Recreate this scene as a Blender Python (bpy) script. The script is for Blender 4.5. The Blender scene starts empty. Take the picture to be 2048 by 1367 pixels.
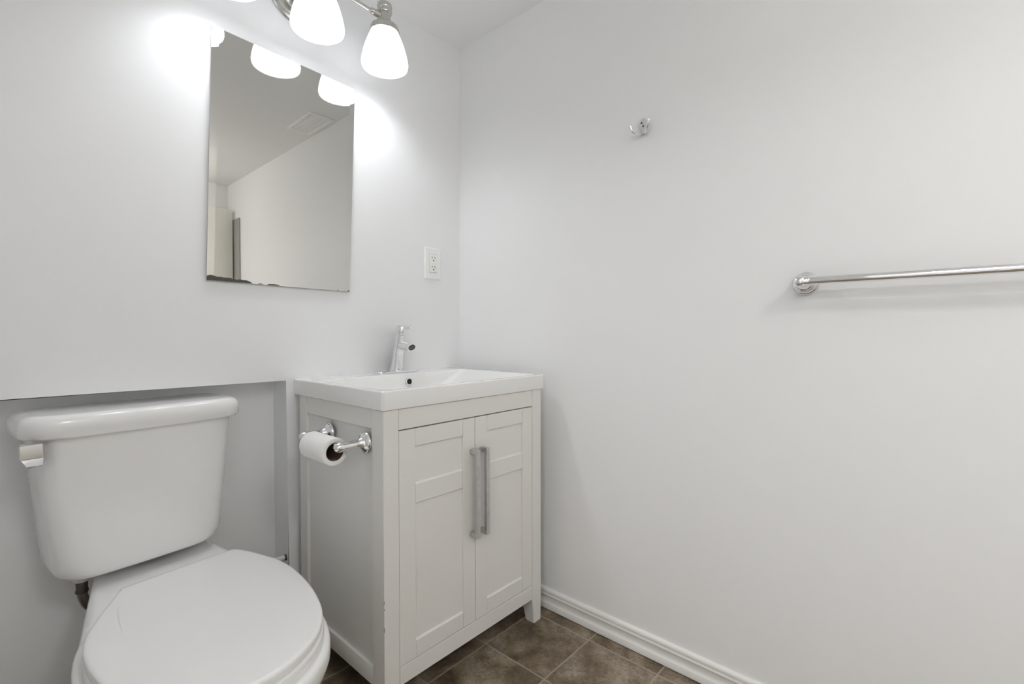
import bpy, bmesh, math, random
from mathutils import Vector, Matrix
random.seed(7)
PI = math.pi
sc = bpy.context.scene
col = sc.collection

# ------------------------------------------------------------------ camera
F_PX, YAW, PITCH, ROLL = 954.98, 0.8402, -0.0209, -0.0005
CAM = Vector((-1.3328, -1.4836, 0.9766))
cd = bpy.data.cameras.new('camera')
cam = bpy.data.objects.new('camera', cd)
col.objects.link(cam)
cd.sensor_fit = 'HORIZONTAL'
cd.sensor_width = 36.0
cd.lens = F_PX / 2048 * 36.0
cd.clip_start = 0.02
fwd = Vector((math.sin(YAW) * math.cos(PITCH), math.cos(YAW) * math.cos(PITCH), math.sin(PITCH)))
rt = Vector((math.cos(YAW), -math.sin(YAW), 0))
up = rt.cross(fwd)
r2 = math.cos(ROLL) * rt + math.sin(ROLL) * up
u2 = -math.sin(ROLL) * rt + math.cos(ROLL) * up
cam.matrix_world = Matrix(((r2.x, u2.x, -fwd.x, CAM.x), (r2.y, u2.y, -fwd.y, CAM.y), (r2.z, u2.z, -fwd.z, CAM.z), (0, 0, 0, 1)))
sc.camera = cam

# ------------------------------------------------------------------ world, exposure
w = bpy.data.worlds.new('world')
sc.world = w
w.use_nodes = True
w.node_tree.nodes['Background'].inputs[0].default_value = (0.02, 0.02, 0.02, 1)
w.node_tree.nodes['Background'].inputs[1].default_value = 1.0
sc.view_settings.view_transform = 'Standard'
sc.view_settings.look = 'None'
sc.view_settings.exposure = 0.12
sc.view_settings.gamma = 1.0
sc.view_settings.use_curve_mapping = False
sc.cycles.use_denoising = True
sc.cycles.max_bounces = 16
sc.cycles.diffuse_bounces = 10
sc.cycles.glossy_bounces = 8
sc.cycles.caustics_reflective = False
sc.cycles.caustics_refractive = False
sc.cycles.sample_clamp_indirect = 4.0
BULB_W = 88.0       # radiance of the vanity bulbs
SHADE_W = 1.4       # glow of the opal shades
CEIL_W = 42.0       # radiance of the ceiling dome at the back of the room
HALL_W = 18.0       # watts of the unseen fill light added in the hall

H = 2.13
RX0, RY0 = -1.62, -2.75     # left wall, rear wall

# ------------------------------------------------------------------ materials
def mat(name, color, rough=0.5, metal=0.0, spec=0.5, coat=0.0, emit=None, estr=0.0, noise=None, bump=None, ior=None):
    m = bpy.data.materials.new(name)
    m.use_nodes = True
    nt = m.node_tree
    b = nt.nodes['Principled BSDF']
    b.inputs['Base Color'].default_value = (*color, 1)
    b.inputs['Roughness'].default_value = rough
    b.inputs['Metallic'].default_value = metal
    b.inputs['Specular IOR Level'].default_value = spec
    b.inputs['Coat Weight'].default_value = coat
    b.inputs['Coat Roughness'].default_value = 0.05
    if emit:
        b.inputs['Emission Color'].default_value = (*emit, 1)
        b.inputs['Emission Strength'].default_value = estr
    if noise or bump:
        tc = nt.nodes.new('ShaderNodeTexCoord')
    if noise:                      # (scale, amount): faint unevenness of the finish itself
        n = nt.nodes.new('ShaderNodeTexNoise')
        n.inputs['Scale'].default_value = noise[0]
        n.inputs['Detail'].default_value = 5
        nt.links.new(tc.outputs['Object'], n.inputs['Vector'])
        mx = nt.nodes.new('ShaderNodeMix')
        mx.data_type = 'RGBA'
        mx.inputs['A'].default_value = (*[c * (1 - noise[1]) for c in color], 1)
        mx.inputs['B'].default_value = (*[min(1, c * (1 + noise[1])) for c in color], 1)
        nt.links.new(n.outputs['Fac'], mx.inputs['Factor'])
        nt.links.new(mx.outputs['Result'], b.inputs['Base Color'])
    if bump:                       # (scale, strength, distance)
        n2 = nt.nodes.new('ShaderNodeTexNoise')
        n2.inputs['Scale'].default_value = bump[0]
        n2.inputs['Detail'].default_value = 3
        nt.links.new(tc.outputs['Object'], n2.inputs['Vector'])
        bp = nt.nodes.new('ShaderNodeBump')
        bp.inputs['Strength'].default_value = bump[1]
        bp.inputs['Distance'].default_value = bump[2]
        nt.links.new(n2.outputs['Fac'], bp.inputs['Height'])
        nt.links.new(bp.outputs['Normal'], b.inputs['Normal'])
    return m

M = {}
M['wall'] = mat('wall_paint', (0.828, 0.834, 0.842), 0.42, spec=0.35, noise=(2.5, 0.008), bump=(260, 0.12, 0.0006))
M['wall_side'] = mat('wall_paint_side', (0.830, 0.832, 0.830), 0.5, spec=0.3, noise=(2.0, 0.01), bump=(260, 0.15, 0.0006))
M['ceiling'] = mat('ceiling_paint', (0.89, 0.89, 0.89), 0.7, spec=0.2, bump=(160, 0.15, 0.0008))
M['trim'] = mat('trim_paint', (0.78, 0.77, 0.745), 0.35, noise=(30, 0.02))
M['cab'] = mat('cabinet_paint', (0.76, 0.75, 0.72), 0.42, spec=0.4, noise=(6, 0.012))
M['gap'] = mat('cabinet_gap', (0.05, 0.035, 0.028), 0.8)
M['ceramic'] = mat('ceramic', (0.83, 0.83, 0.82), 0.12, spec=0.5, coat=0.4)
M['tank'] = mat('toilet_ceramic', (0.83, 0.83, 0.825), 0.16, spec=0.5, coat=0.3)
M['plastic'] = mat('seat_plastic', (0.84, 0.84, 0.835), 0.22, spec=0.45)
M['chrome'] = mat('chrome', (0.86, 0.86, 0.87), 0.06, metal=1.0)
M['nickel'] = mat('nickel', (0.62, 0.61, 0.58), 0.22, metal=1.0)
M['worn'] = mat('worn_chrome', (0.60, 0.60, 0.60), 0.28, metal=1.0, noise=(60, 0.18))
M['dark'] = mat('dark_metal', (0.10, 0.09, 0.08), 0.4, metal=0.9)
M['black'] = mat('black_hole', (0.01, 0.01, 0.01), 0.8)
M['paper'] = mat('tissue_paper', (0.88, 0.88, 0.87), 0.95, spec=0.05, bump=(400, 0.4, 0.0008))
M['core'] = mat('cardboard_core', (0.16, 0.10, 0.065), 0.9)
M['outlet'] = mat('outlet_plastic', (0.86, 0.86, 0.84), 0.3)
M['mirror'] = mat('mirror_glass', (0.70, 0.695, 0.67), 0.015, metal=1.0)
M['corroded'] = mat('desilvered', (0.055, 0.05, 0.04), 0.5, noise=(80, 0.4))
M['bulb'] = mat('bulb_glow', (1, 1, 1), 0.5, emit=(0.965, 0.982, 1.018), estr=BULB_W)
M['pipe'] = mat('painted_pipe', (0.62, 0.62, 0.60), 0.35)
M['hall'] = mat('hall_paint', (0.72, 0.72, 0.71), 0.7)
M['door'] = mat('door_paint', (0.83, 0.81, 0.75), 0.45)
M['vent'] = mat('vent_enamel', (0.95, 0.95, 0.95), 0.4)
M['plain_grey'] = mat('grey_matte', (0.33, 0.32, 0.30), 0.6)
M['dome'] = mat('dome_glow', (1, 1, 1), 0.5, emit=(0.985, 0.972, 0.950), estr=CEIL_W)

# opal glass shades: lit white glass
def shade_mat():
    m = bpy.data.materials.new('opal_glass')
    m.use_nodes = True
    b = m.node_tree.nodes['Principled BSDF']
    b.inputs['Base Color'].default_value = (0.85, 0.85, 0.85, 1)
    b.inputs['Roughness'].default_value = 0.25
    b.inputs['Emission Color'].default_value = (0.96, 0.985, 1.03, 1)
    b.inputs['Emission Strength'].default_value = SHADE_W
    return m
M['shade'] = shade_mat()

def braid_mat():
    m = mat('braided_steel', (0.16, 0.145, 0.13), 0.35, metal=0.9)
    nt = m.node_tree
    b = nt.nodes['Principled BSDF']
    tc = nt.nodes.new('ShaderNodeTexCoord')
    wv = nt.nodes.new('ShaderNodeTexWave')
    wv.inputs['Scale'].default_value = 160
    wv.inputs['Distortion'].default_value = 1.5
    nt.links.new(tc.outputs['Object'], wv.inputs['Vector'])
    mx = nt.nodes.new('ShaderNodeMix')
    mx.data_type = 'RGBA'
    mx.inputs['A'].default_value = (0.07, 0.06, 0.05, 1)
    mx.inputs['B'].default_value = (0.33, 0.30, 0.26, 1)
    nt.links.new(wv.outputs['Fac'], mx.inputs['Factor'])
    nt.links.new(mx.outputs['Result'], b.inputs['Base Color'])
    return m
M['braid'] = braid_mat()

TX, TY, TS = -0.057, -0.667, 0.230       # a tile corner and the tile size
def floor_mat():
    m = bpy.data.materials.new('vinyl_tile')
    m.use_nodes = True
    nt = m.node_tree
    N, L = nt.nodes, nt.links
    b = N['Principled BSDF']
    tc = N.new('ShaderNodeTexCoord')
    sep = N.new('ShaderNodeSeparateXYZ')
    L.new(tc.outputs['Object'], sep.inputs[0])
    def math_(op, a, bb=None, c=None):
        n = N.new('ShaderNodeMath')
        n.operation = op
        for i, v in enumerate((a, bb, c)):
            if v is None:
                continue
            if isinstance(v, (int, float)):
                n.inputs[i].default_value = v
            else:
                L.new(v, n.inputs[i])
        return n.outputs[0]
    u = math_('DIVIDE', math_('SUBTRACT', sep.outputs[0], TX), TS)
    v = math_('DIVIDE', math_('SUBTRACT', sep.outputs[1], TY), TS)
    fu, fv = math_('FLOOR', u), math_('FLOOR', v)
    du = math_('ABSOLUTE', math_('SUBTRACT', math_('FRACT', math_('ADD', u, 0.5)), 0.5))
    dv = math_('ABSOLUTE', math_('SUBTRACT', math_('FRACT', math_('ADD', v, 0.5)), 0.5))
    dmin = math_('MINIMUM', du, dv)
    grout = N.new('ShaderNodeMapRange')
    grout.inputs['From Min'].default_value = 0.006
    grout.inputs['From Max'].default_value = 0.013
    grout.inputs['To Min'].default_value = 1
    grout.inputs['To Max'].default_value = 0
    L.new(dmin, grout.inputs['Value'])
    cid = N.new('ShaderNodeCombineXYZ')
    L.new(fu, cid.inputs[0]); L.new(fv, cid.inputs[1])
    wn = N.new('ShaderNodeTexWhiteNoise')
    wn.noise_dimensions = '3D'
    L.new(cid.outputs[0], wn.inputs['Vector'])
    off = N.new('ShaderNodeVectorMath')
    off.operation = 'MULTIPLY_ADD'
    L.new(wn.outputs['Color'], off.inputs[0])
    off.inputs[1].default_value = (7, 7, 7)
    L.new(tc.outputs['Object'], off.inputs[2])
    n1 = N.new('ShaderNodeTexNoise')
    n1.inputs['Scale'].default_value = 9
    n1.inputs['Detail'].default_value = 8
    n1.inputs['Roughness'].default_value = 0.62
    n1.inputs['Distortion'].default_value = 0.25
    L.new(off.outputs[0], n1.inputs['Vector'])
    cr = N.new('ShaderNodeValToRGB')
    e = cr.color_ramp.elements
    e[0].position, e[0].color = 0.30, (0.075, 0.052, 0.031, 1)
    e[1].position, e[1].color = 0.72, (0.40, 0.345, 0.275, 1)
    k = e.new(0.48); k.color = (0.175, 0.133, 0.088, 1)
    k = e.new(0.58); k.color = (0.27, 0.222, 0.165, 1)
    L.new(n1.outputs['Fac'], cr.inputs['Fac'])
    n2 = N.new('ShaderNodeTexNoise')                 # fine speckle
    n2.inputs['Scale'].default_value = 120
    n2.inputs['Detail'].default_value = 6
    n2.inputs['Roughness'].default_value = 0.75
    n2.inputs['Distortion'].default_value = 1.5
    L.new(off.outputs[0], n2.inputs['Vector'])
    mr = N.new('ShaderNodeMapRange')
    mr.inputs['From Min'].default_value = 0.3
    mr.inputs['From Max'].default_value = 0.7
    mr.inputs['To Min'].default_value = 0.5
    mr.inputs['To Max'].default_value = 1.5
    L.new(n2.outputs['Fac'], mr.inputs['Value'])
    mul = N.new('ShaderNodeVectorMath')
    mul.operation = 'SCALE'
    L.new(cr.outputs['Color'], mul.inputs[0]); L.new(mr.outputs[0], mul.inputs['Scale'])
    # worm-like cracks
    vo = N.new('ShaderNodeTexVoronoi')
    vo.feature = 'DISTANCE_TO_EDGE'
    vo.inputs['Scale'].default_value = 11
    n3 = N.new('ShaderNodeTexNoise')
    n3.inputs['Scale'].default_value = 14
    n3.inputs['Detail'].default_value = 5
    L.new(off.outputs[0], n3.inputs['Vector'])
    wv = N.new('ShaderNodeVectorMath')
    wv.operation = 'MULTIPLY_ADD'
    L.new(n3.outputs['Color'], wv.inputs[0])
    wv.inputs[1].default_value = (0.12, 0.12, 0.12)
    L.new(off.outputs[0], wv.inputs[2])
    L.new(wv.outputs[0], vo.inputs['Vector'])
    mc = N.new('ShaderNodeMapRange')
    mc.inputs['From Min'].default_value = 0.0
    mc.inputs['From Max'].default_value = 0.018
    mc.inputs['To Min'].default_value = 0.62
    mc.inputs['To Max'].default_value = 1.0
    L.new(vo.outputs['Distance'], mc.inputs['Value'])
    mul2 = N.new('ShaderNodeVectorMath')
    mul2.operation = 'SCALE'
    L.new(mul.outputs[0], mul2.inputs[0]); L.new(mc.outputs[0], mul2.inputs['Scale'])
    mx = N.new('ShaderNodeMix')
    mx.data_type = 'RGBA'
    mx.inputs['B'].default_value = (0.40, 0.345, 0.275, 1)
    L.new(mul2.outputs[0], mx.inputs['A'])
    L.new(math_('MULTIPLY', grout.outputs[0], 0.75), mx.inputs['Factor'])
    L.new(mx.outputs['Result'], b.inputs['Base Color'])
    b.inputs['Roughness'].default_value = 0.42
    b.inputs['Specular IOR Level'].default_value = 0.35
    bp = N.new('ShaderNodeBump')
    bp.inputs['Strength'].default_value = 0.35
    bp.inputs['Distance'].default_value = 0.0015
    L.new(math_('SUBTRACT', n2.outputs['Fac'], grout.outputs[0]), bp.inputs['Height'])
    L.new(bp.outputs['Normal'], b.inputs['Normal'])
    return m
M['floor'] = floor_mat()

def side_panel_mat():
    """Cabinet paint with a rusty drip stain low on the side."""
    m = mat('cabinet_side_paint', (0.77, 0.768, 0.75), 0.42, spec=0.4)
    nt = m.node_tree
    N, L = nt.nodes, nt.links
    b = N['Principled BSDF']
    tc = N.new('ShaderNodeTexCoord')
    mp = N.new('ShaderNodeMapping')
    mp.inputs['Location'].default_value = (0, -SY[0] / SY[2], -SY[1] / SY[3])
    mp.inputs['Scale'].default_value = (0, 1 / SY[2], 1 / SY[3])
    L.new(tc.outputs['Object'], mp.inputs['Vector'])
    g = N.new('ShaderNodeTexGradient')
    g.gradient_type = 'SPHERICAL'
    L.new(mp.outputs[0], g.inputs['Vector'])
    n = N.new('ShaderNodeTexNoise')
    n.inputs['Scale'].default_value = 120
    mp2 = N.new('ShaderNodeMapping')
    mp2.inputs['Scale'].default_value = (1, 1, 0.12)
    L.new(tc.outputs['Object'], mp2.inputs['Vector'])
    L.new(mp2.outputs[0], n.inputs['Vector'])
    mu = N.new('ShaderNodeMath')
    mu.operation = 'MULTIPLY'
    L.new(g.outputs['Fac'], mu.inputs[0]); L.new(n.outputs['Fac'], mu.inputs[1])
    mx = N.new('ShaderNodeMix')
    mx.data_type = 'RGBA'
    mx.inputs['A'].default_value = (0.77, 0.768, 0.75, 1)
    mx.inputs['B'].default_value = (0.42, 0.33, 0.22, 1)
    L.new(mu.outputs[0], mx.inputs['Factor'])
    L.new(mx.outputs['Result'], b.inputs['Base Color'])
    return m
SY = (-0.303, 0.205, 0.010, 0.045)
M['cab_side'] = side_panel_mat()

# ------------------------------------------------------------------ mesh helpers
def box(bm, x0, x1, y0, y1, z0, z1, bev=0.0, seg=2):
    vs = [bm.verts.new(p) for p in ((x0, y0, z0), (x1, y0, z0), (x1, y1, z0), (x0, y1, z0),
                                    (x0, y0, z1), (x1, y0, z1), (x1, y1, z1), (x0, y1, z1))]
    fs = [bm.faces.new([vs[i] for i in f]) for f in ((0, 3, 2, 1), (4, 5, 6, 7), (0, 1, 5, 4), (1, 2, 6, 5), (2, 3, 7, 6), (3, 0, 4, 7))]
    if bev:
        es = {e for f in fs for e in f.edges}
        bmesh.ops.bevel(bm, geom=list(es), offset=bev, segments=seg, affect='EDGES', profile=0.5)

def basis(axis):
    a = Vector(axis).normalized()
    t = Vector((0, 0, 1)) if abs(a.z) < 0.9 else Vector((1, 0, 0))
    x = t.cross(a).normalized()
    return a, x, a.cross(x)

def lathe(bm, prof, origin, axis=(0, 0, 1), n=32, closed=False):
    """Revolve (radius, height) pairs round an axis; a radius of 0 closes to a point."""
    a, x, y = basis(axis)
    o = Vector(origin)
    rings = []
    for r, h in prof:
        c = o + a * h
        if r < 1e-6:
            rings.append([bm.verts.new(c)])
        else:
            rings.append([bm.verts.new(c + (x * math.cos(t) + y * math.sin(t)) * r) for t in (2 * PI * k / n for k in range(n))])
    pairs = list(zip(rings[:-1], rings[1:]))
    if closed:
        pairs.append((rings[-1], rings[0]))
    for A, B in pairs:
        if len(A) == 1 and len(B) == 1:
            continue
        for k in range(n):
            k2 = (k + 1) % n
            if len(A) == 1:
                bm.faces.new((A[0], B[k], B[k2]))
            elif len(B) == 1:
                bm.faces.new((A[k], B[0], A[k2]))
            else:
                bm.faces.new((A[k], B[k], B[k2], A[k2]))
    if not closed:
        for R in (rings[0], rings[-1]):
            if len(R) > 1:
                bm.faces.new(R)

def loft(bm, rings, cap0=True, cap1=True):
    R = [[bm.verts.new(p) for p in ring] for ring in rings]
    n = len(R[0])
    for A, B in zip(R[:-1], R[1:]):
        for k in range(n):
            bm.faces.new((A[k], A[(k + 1) % n], B[(k + 1) % n], B[k]))
    if cap0:
        bm.faces.new(R[0])
    if cap1:
        bm.faces.new(R[-1])

def spline(pts, per=8):
    """Catmull-Rom through open points."""
    P = [Vector(p) for p in pts]
    P = [2 * P[0] - P[1]] + P + [2 * P[-1] - P[-2]]
    out = []
    for i in range(1, len(P) - 2):
        for k in range(per):
            t = k / per
            out.append(0.5 * ((2 * P[i]) + (P[i + 1] - P[i - 1]) * t + (2 * P[i - 1] - 5 * P[i] + 4 * P[i + 1] - P[i + 2]) * t * t
                              + (3 * P[i] - P[i - 1] - 3 * P[i + 1] + P[i + 2]) * t ** 3))
    out.append(P[-2])
    return out

def cspline(pts, per=5):
    P = [Vector(p) for p in pts]
    n = len(P)
    out = []
    for i in range(n):
        a, b, c, d = P[(i - 1) % n], P[i], P[(i + 1) % n], P[(i + 2) % n]
        for k in range(per):
            t = k / per
            out.append(0.5 * ((2 * b) + (c - a) * t + (2 * a - 5 * b + 4 * c - d) * t * t + (3 * b - a - 3 * c + d) * t ** 3))
    return out

def tube(bm, pts, rad, n=16):
    P = [Vector(p) for p in pts]
    rs = rad if isinstance(rad, (list, tuple)) else [rad] * len(P)
    a, x, y = basis(P[1] - P[0])
    rings = []
    for i, p in enumerate(P):
        t = (P[min(i + 1, len(P) - 1)] - P[max(i - 1, 0)]).normalized()
        x = (x - t * x.dot(t)).normalized()
        y = t.cross(x)
        rings.append([p + (x * math.cos(q) + y * math.sin(q)) * rs[i] for q in (2 * PI * k / n for k in range(n))])
    loft(bm, rings)

def prism(bm, poly, vec, bev=0.0, seg=2):
    v = Vector(vec)
    A = [bm.verts.new(p) for p in poly]
    B = [bm.verts.new(Vector(p) + v) for p in poly]
    n = len(A)
    fs = [bm.faces.new(A), bm.faces.new(B[::-1])]
    for k in range(n):
        fs.append(bm.faces.new((A[k], B[k], B[(k + 1) % n], A[(k + 1) % n])))
    if bev:
        es = {e for f in fs for e in f.edges}
        bmesh.ops.bevel(bm, geom=list(es), offset=bev, segments=seg, affect='EDGES', profile=0.5)

def root_loc(o):
    v = Vector((0, 0, 0))
    while o:
        v += o.location
        o = o.parent
    return v

def obj(name, bm, m, parent=None, smooth=35, origin=None):
    bmesh.ops.recalc_face_normals(bm, faces=bm.faces)
    base = root_loc(parent) if parent else Vector(origin or (0, 0, 0))
    bmesh.ops.translate(bm, verts=bm.verts, vec=-base)
    me = bpy.data.meshes.new(name)
    bm.to_mesh(me)
    bm.free()
    me.materials.append(m)
    if smooth:
        me.polygons.foreach_set('use_smooth', [True] * len(me.polygons))
        me.set_sharp_from_angle(angle=math.radians(smooth))
    o = bpy.data.objects.new(name, me)
    col.objects.link(o)
    if parent:
        o.parent = parent
    else:
        o.location = base
    return o

def tag(o, label, cat, group=None):
    o['label'] = label
    o['category'] = cat
    if group:
        o['group'] = group
    return o

def thing(name, label, cat, loc, group=None):
    o = bpy.data.objects.new(name, None)
    o.empty_display_size = 0.1
    o.location = loc
    col.objects.link(o)
    return tag(o, label, cat, group)

def struct(name, bm, m, label=None, smooth=30):
    o = obj(name, bm, m, None, smooth)
    o['kind'] = 'structure'
    if label:
        o['label'] = label
    return o

def new():
    return bmesh.new()

# ------------------------------------------------------------------ the room
T = 0.12
NX, NZ, NY = -0.707, 0.832, 0.103         # toilet alcove: right side, head height, depth
bm = new()
A = [(RX0, 0, NZ), (RX0, 0, H), (0, 0, H), (0, 0, 0), (NX, 0, 0), (NX, 0, NZ)]
prism(bm, A, (0, NY, 0))
bm.edges.ensure_lookup_table()
es = [e for e in bm.edges if all(abs(v.co.y) < 1e-6 for v in e.verts) and
      (all(abs(v.co.x - NX) < 1e-6 for v in e.verts) or all(abs(v.co.z - NZ) < 1e-6 for v in e.verts))]
bmesh.ops.bevel(bm, geom=es, offset=0.003, segments=2, affect='EDGES')
box(bm, RX0, 0, NY, NY + T, 0, H)
struct('wall_back', bm, M['wall'], 'pale grey wall carrying mirror and light, with shallow alcove behind toilet')

bm = new(); box(bm, 0, T, RY0, NY + T, 0, H)
struct('wall_right', bm, M['wall_side'], 'plain off white side wall with towel bar and robe hook')
bm = new(); box(bm, RX0, T, RY0 - T, RY0, 0, H)
struct('wall_rear', bm, M['wall_side'])
DY0, DY1, DZ = -2.05, -1.22, 1.98
bm = new()
prism(bm, [(RX0, RY0, 0), (RX0, DY0, 0), (RX0, DY0, DZ), (RX0, DY1, DZ), (RX0, DY1, 0), (RX0, NY, 0), (RX0, NY, H), (RX0, RY0, H)], (-T, 0, 0))
struct('wall_left', bm, M['wall_side'])
bm = new(); box(bm, RX0 - T, T, RY0 - T, NY + T, -0.1, 0)
struct('floor', bm, M['floor'], 'brown and grey stone patterned square floor tiles')
bm = new(); box(bm, RX0 - T, T, RY0 - T, NY + T, H, H + 0.1)
struct('ceiling', bm, M['ceiling'], 'white painted ceiling')
# hall beyond the doorway behind the camera, with an added fill light
bm = new()
box(bm, -2.9, RX0 - T, DY0 - 0.3, DY1 + 0.3, -0.1, 0)
box(bm, -2.9, RX0 - T, DY0 - 0.3, DY1 + 0.3, H, H + 0.1)
box(bm, -3.0, -2.9, DY0 - 0.3, DY1 + 0.3, 0, H)
box(bm, -2.9, RX0 - T, DY0 - 0.4, DY0 - 0.3, 0, H)
box(bm, -2.9, RX0 - T, DY1 + 0.3, DY1 + 0.4, 0, H)
struct('wall_hall', bm, M['hall'])
hl = bpy.data.lights.new('hall_fill', 'AREA')
hl.shape = 'DISK'
hl.size = 0.4
hl.energy = HALL_W
hl.color = (0.965, 0.982, 1.018)
ho = bpy.data.objects.new('hall_fill', hl)
ho.location = (-2.3, -1.62, H - 0.02)
col.objects.link(ho)

# baseboard: moulded profile swept along the right wall
prof = [(0, 0.0025), (-.0125, 0.0025), (-.0125, .0215), (-.0112, .0235), (-.0085, .0255), (-.0075, .033), (-.0078, .043), (-.0092, .0475),
        (-.0105, .0485), (-.0105, .0515), (-.0088, .0535), (-.0090, .057), (-.0098, .060), (-.0092, .0645), (-.0065, .0685), (-.003, .0705), (0, .071)]
bm = new()
prism(bm, [(x, -0.001, z) for x, z in prof], (0, RY0 + 0.002, 0))
struct('baseboard_right', bm, M['trim'], 'white moulded baseboard along the side wall', smooth=50)
bm = new()
prism(bm, [(x * 0 + NX + 0.002, x, z) for x, z in prof], (-NX - 0.016, 0, 0))
struct('baseboard_back', bm, M['trim'], smooth=50)

# at the far end of the room, seen only in the mirror: a white door leaf and a flat grey strip on the wall beside it
bm = new(); box(bm, -0.78, -0.022, -2.625, -2.59, 0.01, 1.912, 0.002)
dr = struct('door_1', bm, M['door'], 'cream white door leaf seen in the mirror')
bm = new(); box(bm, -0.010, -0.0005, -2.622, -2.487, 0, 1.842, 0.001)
struct('grey_strip_1', bm, M['plain_grey'])

# ------------------------------------------------------------------ mirror
t = thing('mirror', 'frameless rectangular mirror hanging slightly crooked on the wall above the sink', 'mirror', (-0.70, -0.001, 1.455))
Q = {'TL': Vector((-0.900, 0, 1.806)), 'TR': Vector((-0.4755, 0, 1.792)), 'BR': Vector((-0.5015, 0, 1.112)), 'BL': Vector((-0.9205, 0, 1.117))}
Y0, YF, YE = -0.001, -0.0075, -0.0069
def q(s, tt, y):
    a = Q['BL'].lerp(Q['BR'], s); b = Q['TL'].lerp(Q['TR'], s)
    v = a.lerp(b, tt); v.y = y
    return v
bs = 0.042
bm = new()
front = [q(0, 0, YE), q(0, 1, YE), q(bs, 0, YF), q(bs, 1, YF), q(1 - bs, 0, YF), q(1 - bs, 1, YF), q(1, 0, YE), q(1, 1, YE)]
V = [bm.verts.new(p) for p in front]
for i in (0, 2, 4):
    bm.faces.new((V[i], V[i + 2], V[i + 3], V[i + 1]))
Bk = [bm.verts.new(q(*p, Y0)) for p in ((0, 0), (1, 0), (1, 1), (0, 1))]
bm.faces.new((Bk[0], Bk[3], Bk[2], Bk[1]))
bm.faces.new((V[0], V[1], Bk[3], Bk[0]))
bm.faces.new((V[6], Bk[1], Bk[2], V[7]))
bm.faces.new((V[0], Bk[0], Bk[1], V[6], V[4], V[2]))
bm.faces.new((V[1], V[3], V[5], V[7], Bk[2], Bk[3]))
o = obj('mirror_glass', bm, M['mirror'], t, smooth=0)
# patches along the lower edge where the silvering has gone
def patch(s0, s1, h, seed):
    bm = new()
    random.seed(seed)
    n = 14
    lo, hi = [], []
    for k in range(n + 1):
        s = s0 + (s1 - s0) * k / n
        f = math.sin(PI * k / n) ** 0.5 if seed != 1 else (1 - 0.55 * k / n) * (1.0 if k < n else 0.1)
        lo.append(q(s, 0.0008, YF - 0.0006)); hi.append(q(s, 0.0012 + h * f * random.uniform(0.75, 1.1), YF - 0.0006))
    prism(bm, lo + hi[::-1], (0, 0.0004, 0))
    obj('tarnish_patch', bm, M['corroded'], t, smooth=0)['label'] = 'black tarnished patch on lower mirror edge'
patch(0.0, 0.275, 0.021, 1)
patch(0.31, 0.345, 0.003, 2)
patch(0.37, 0.46, 0.005, 3)
patch(0.895, 0.905, 0.003, 4)
patch(0.985, 0.998, 0.005, 5)

# ------------------------------------------------------------------ vanity light
LX = (-0.901, -0.674, -0.453)
LY = -0.150
LZS = (1.849, 1.837, 1.822)          # rims of the shades: the fixture hangs slightly crooked
t = thing('vanity_light', 'brushed nickel three lamp vanity light with glowing white bell shades', 'light fixture', (-0.668, 0, 2.0))
bm = new()
lathe(bm, [(0.0, 0.0005), (0.083, 0.0005), (0.083, 0.004), (0.080, 0.008), (0.071, 0.010), (0.069, 0.015), (0.062, 0.017), (0.054, 0.018), (0.052, 0.023), (0.042, 0.027), (0.026, 0.029), (0.022, 0.034), (0, 0.036)],
      (-0.668, 0, 2.0), (0, -1, 0), 56)
obj('wall_plate', bm, M['nickel'], t)
bm = new()
tube(bm, spline([(-0.668, -0.02, 2.0), (-0.668, -0.08, 2.0), (-0.671, -0.122, 1.994), (-0.674, LY, 1.988)], 6), 0.009)
obj('stem', bm, M['nickel'], t)
bm = new()
tube(bm, [(LX[0] + 0.03, LY, LZS[0] + 0.150), (LX[2] - 0.03, LY, LZS[2] + 0.154)], 0.0062)
for sx, cx, bz in ((1, LX[0], LZS[0] + 0.148), (-1, LX[2], LZS[2] + 0.156)):
    lathe(bm, [(0.0062, 0.0), (0.009, 0.004), (0.0105, 0.020), (0.0105, 0.034), (0.0, 0.036)], (cx + sx * 0.052, LY, bz), (-sx, 0, 0), 20)
obj('cross_bar', bm, M['nickel'], t)
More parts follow.
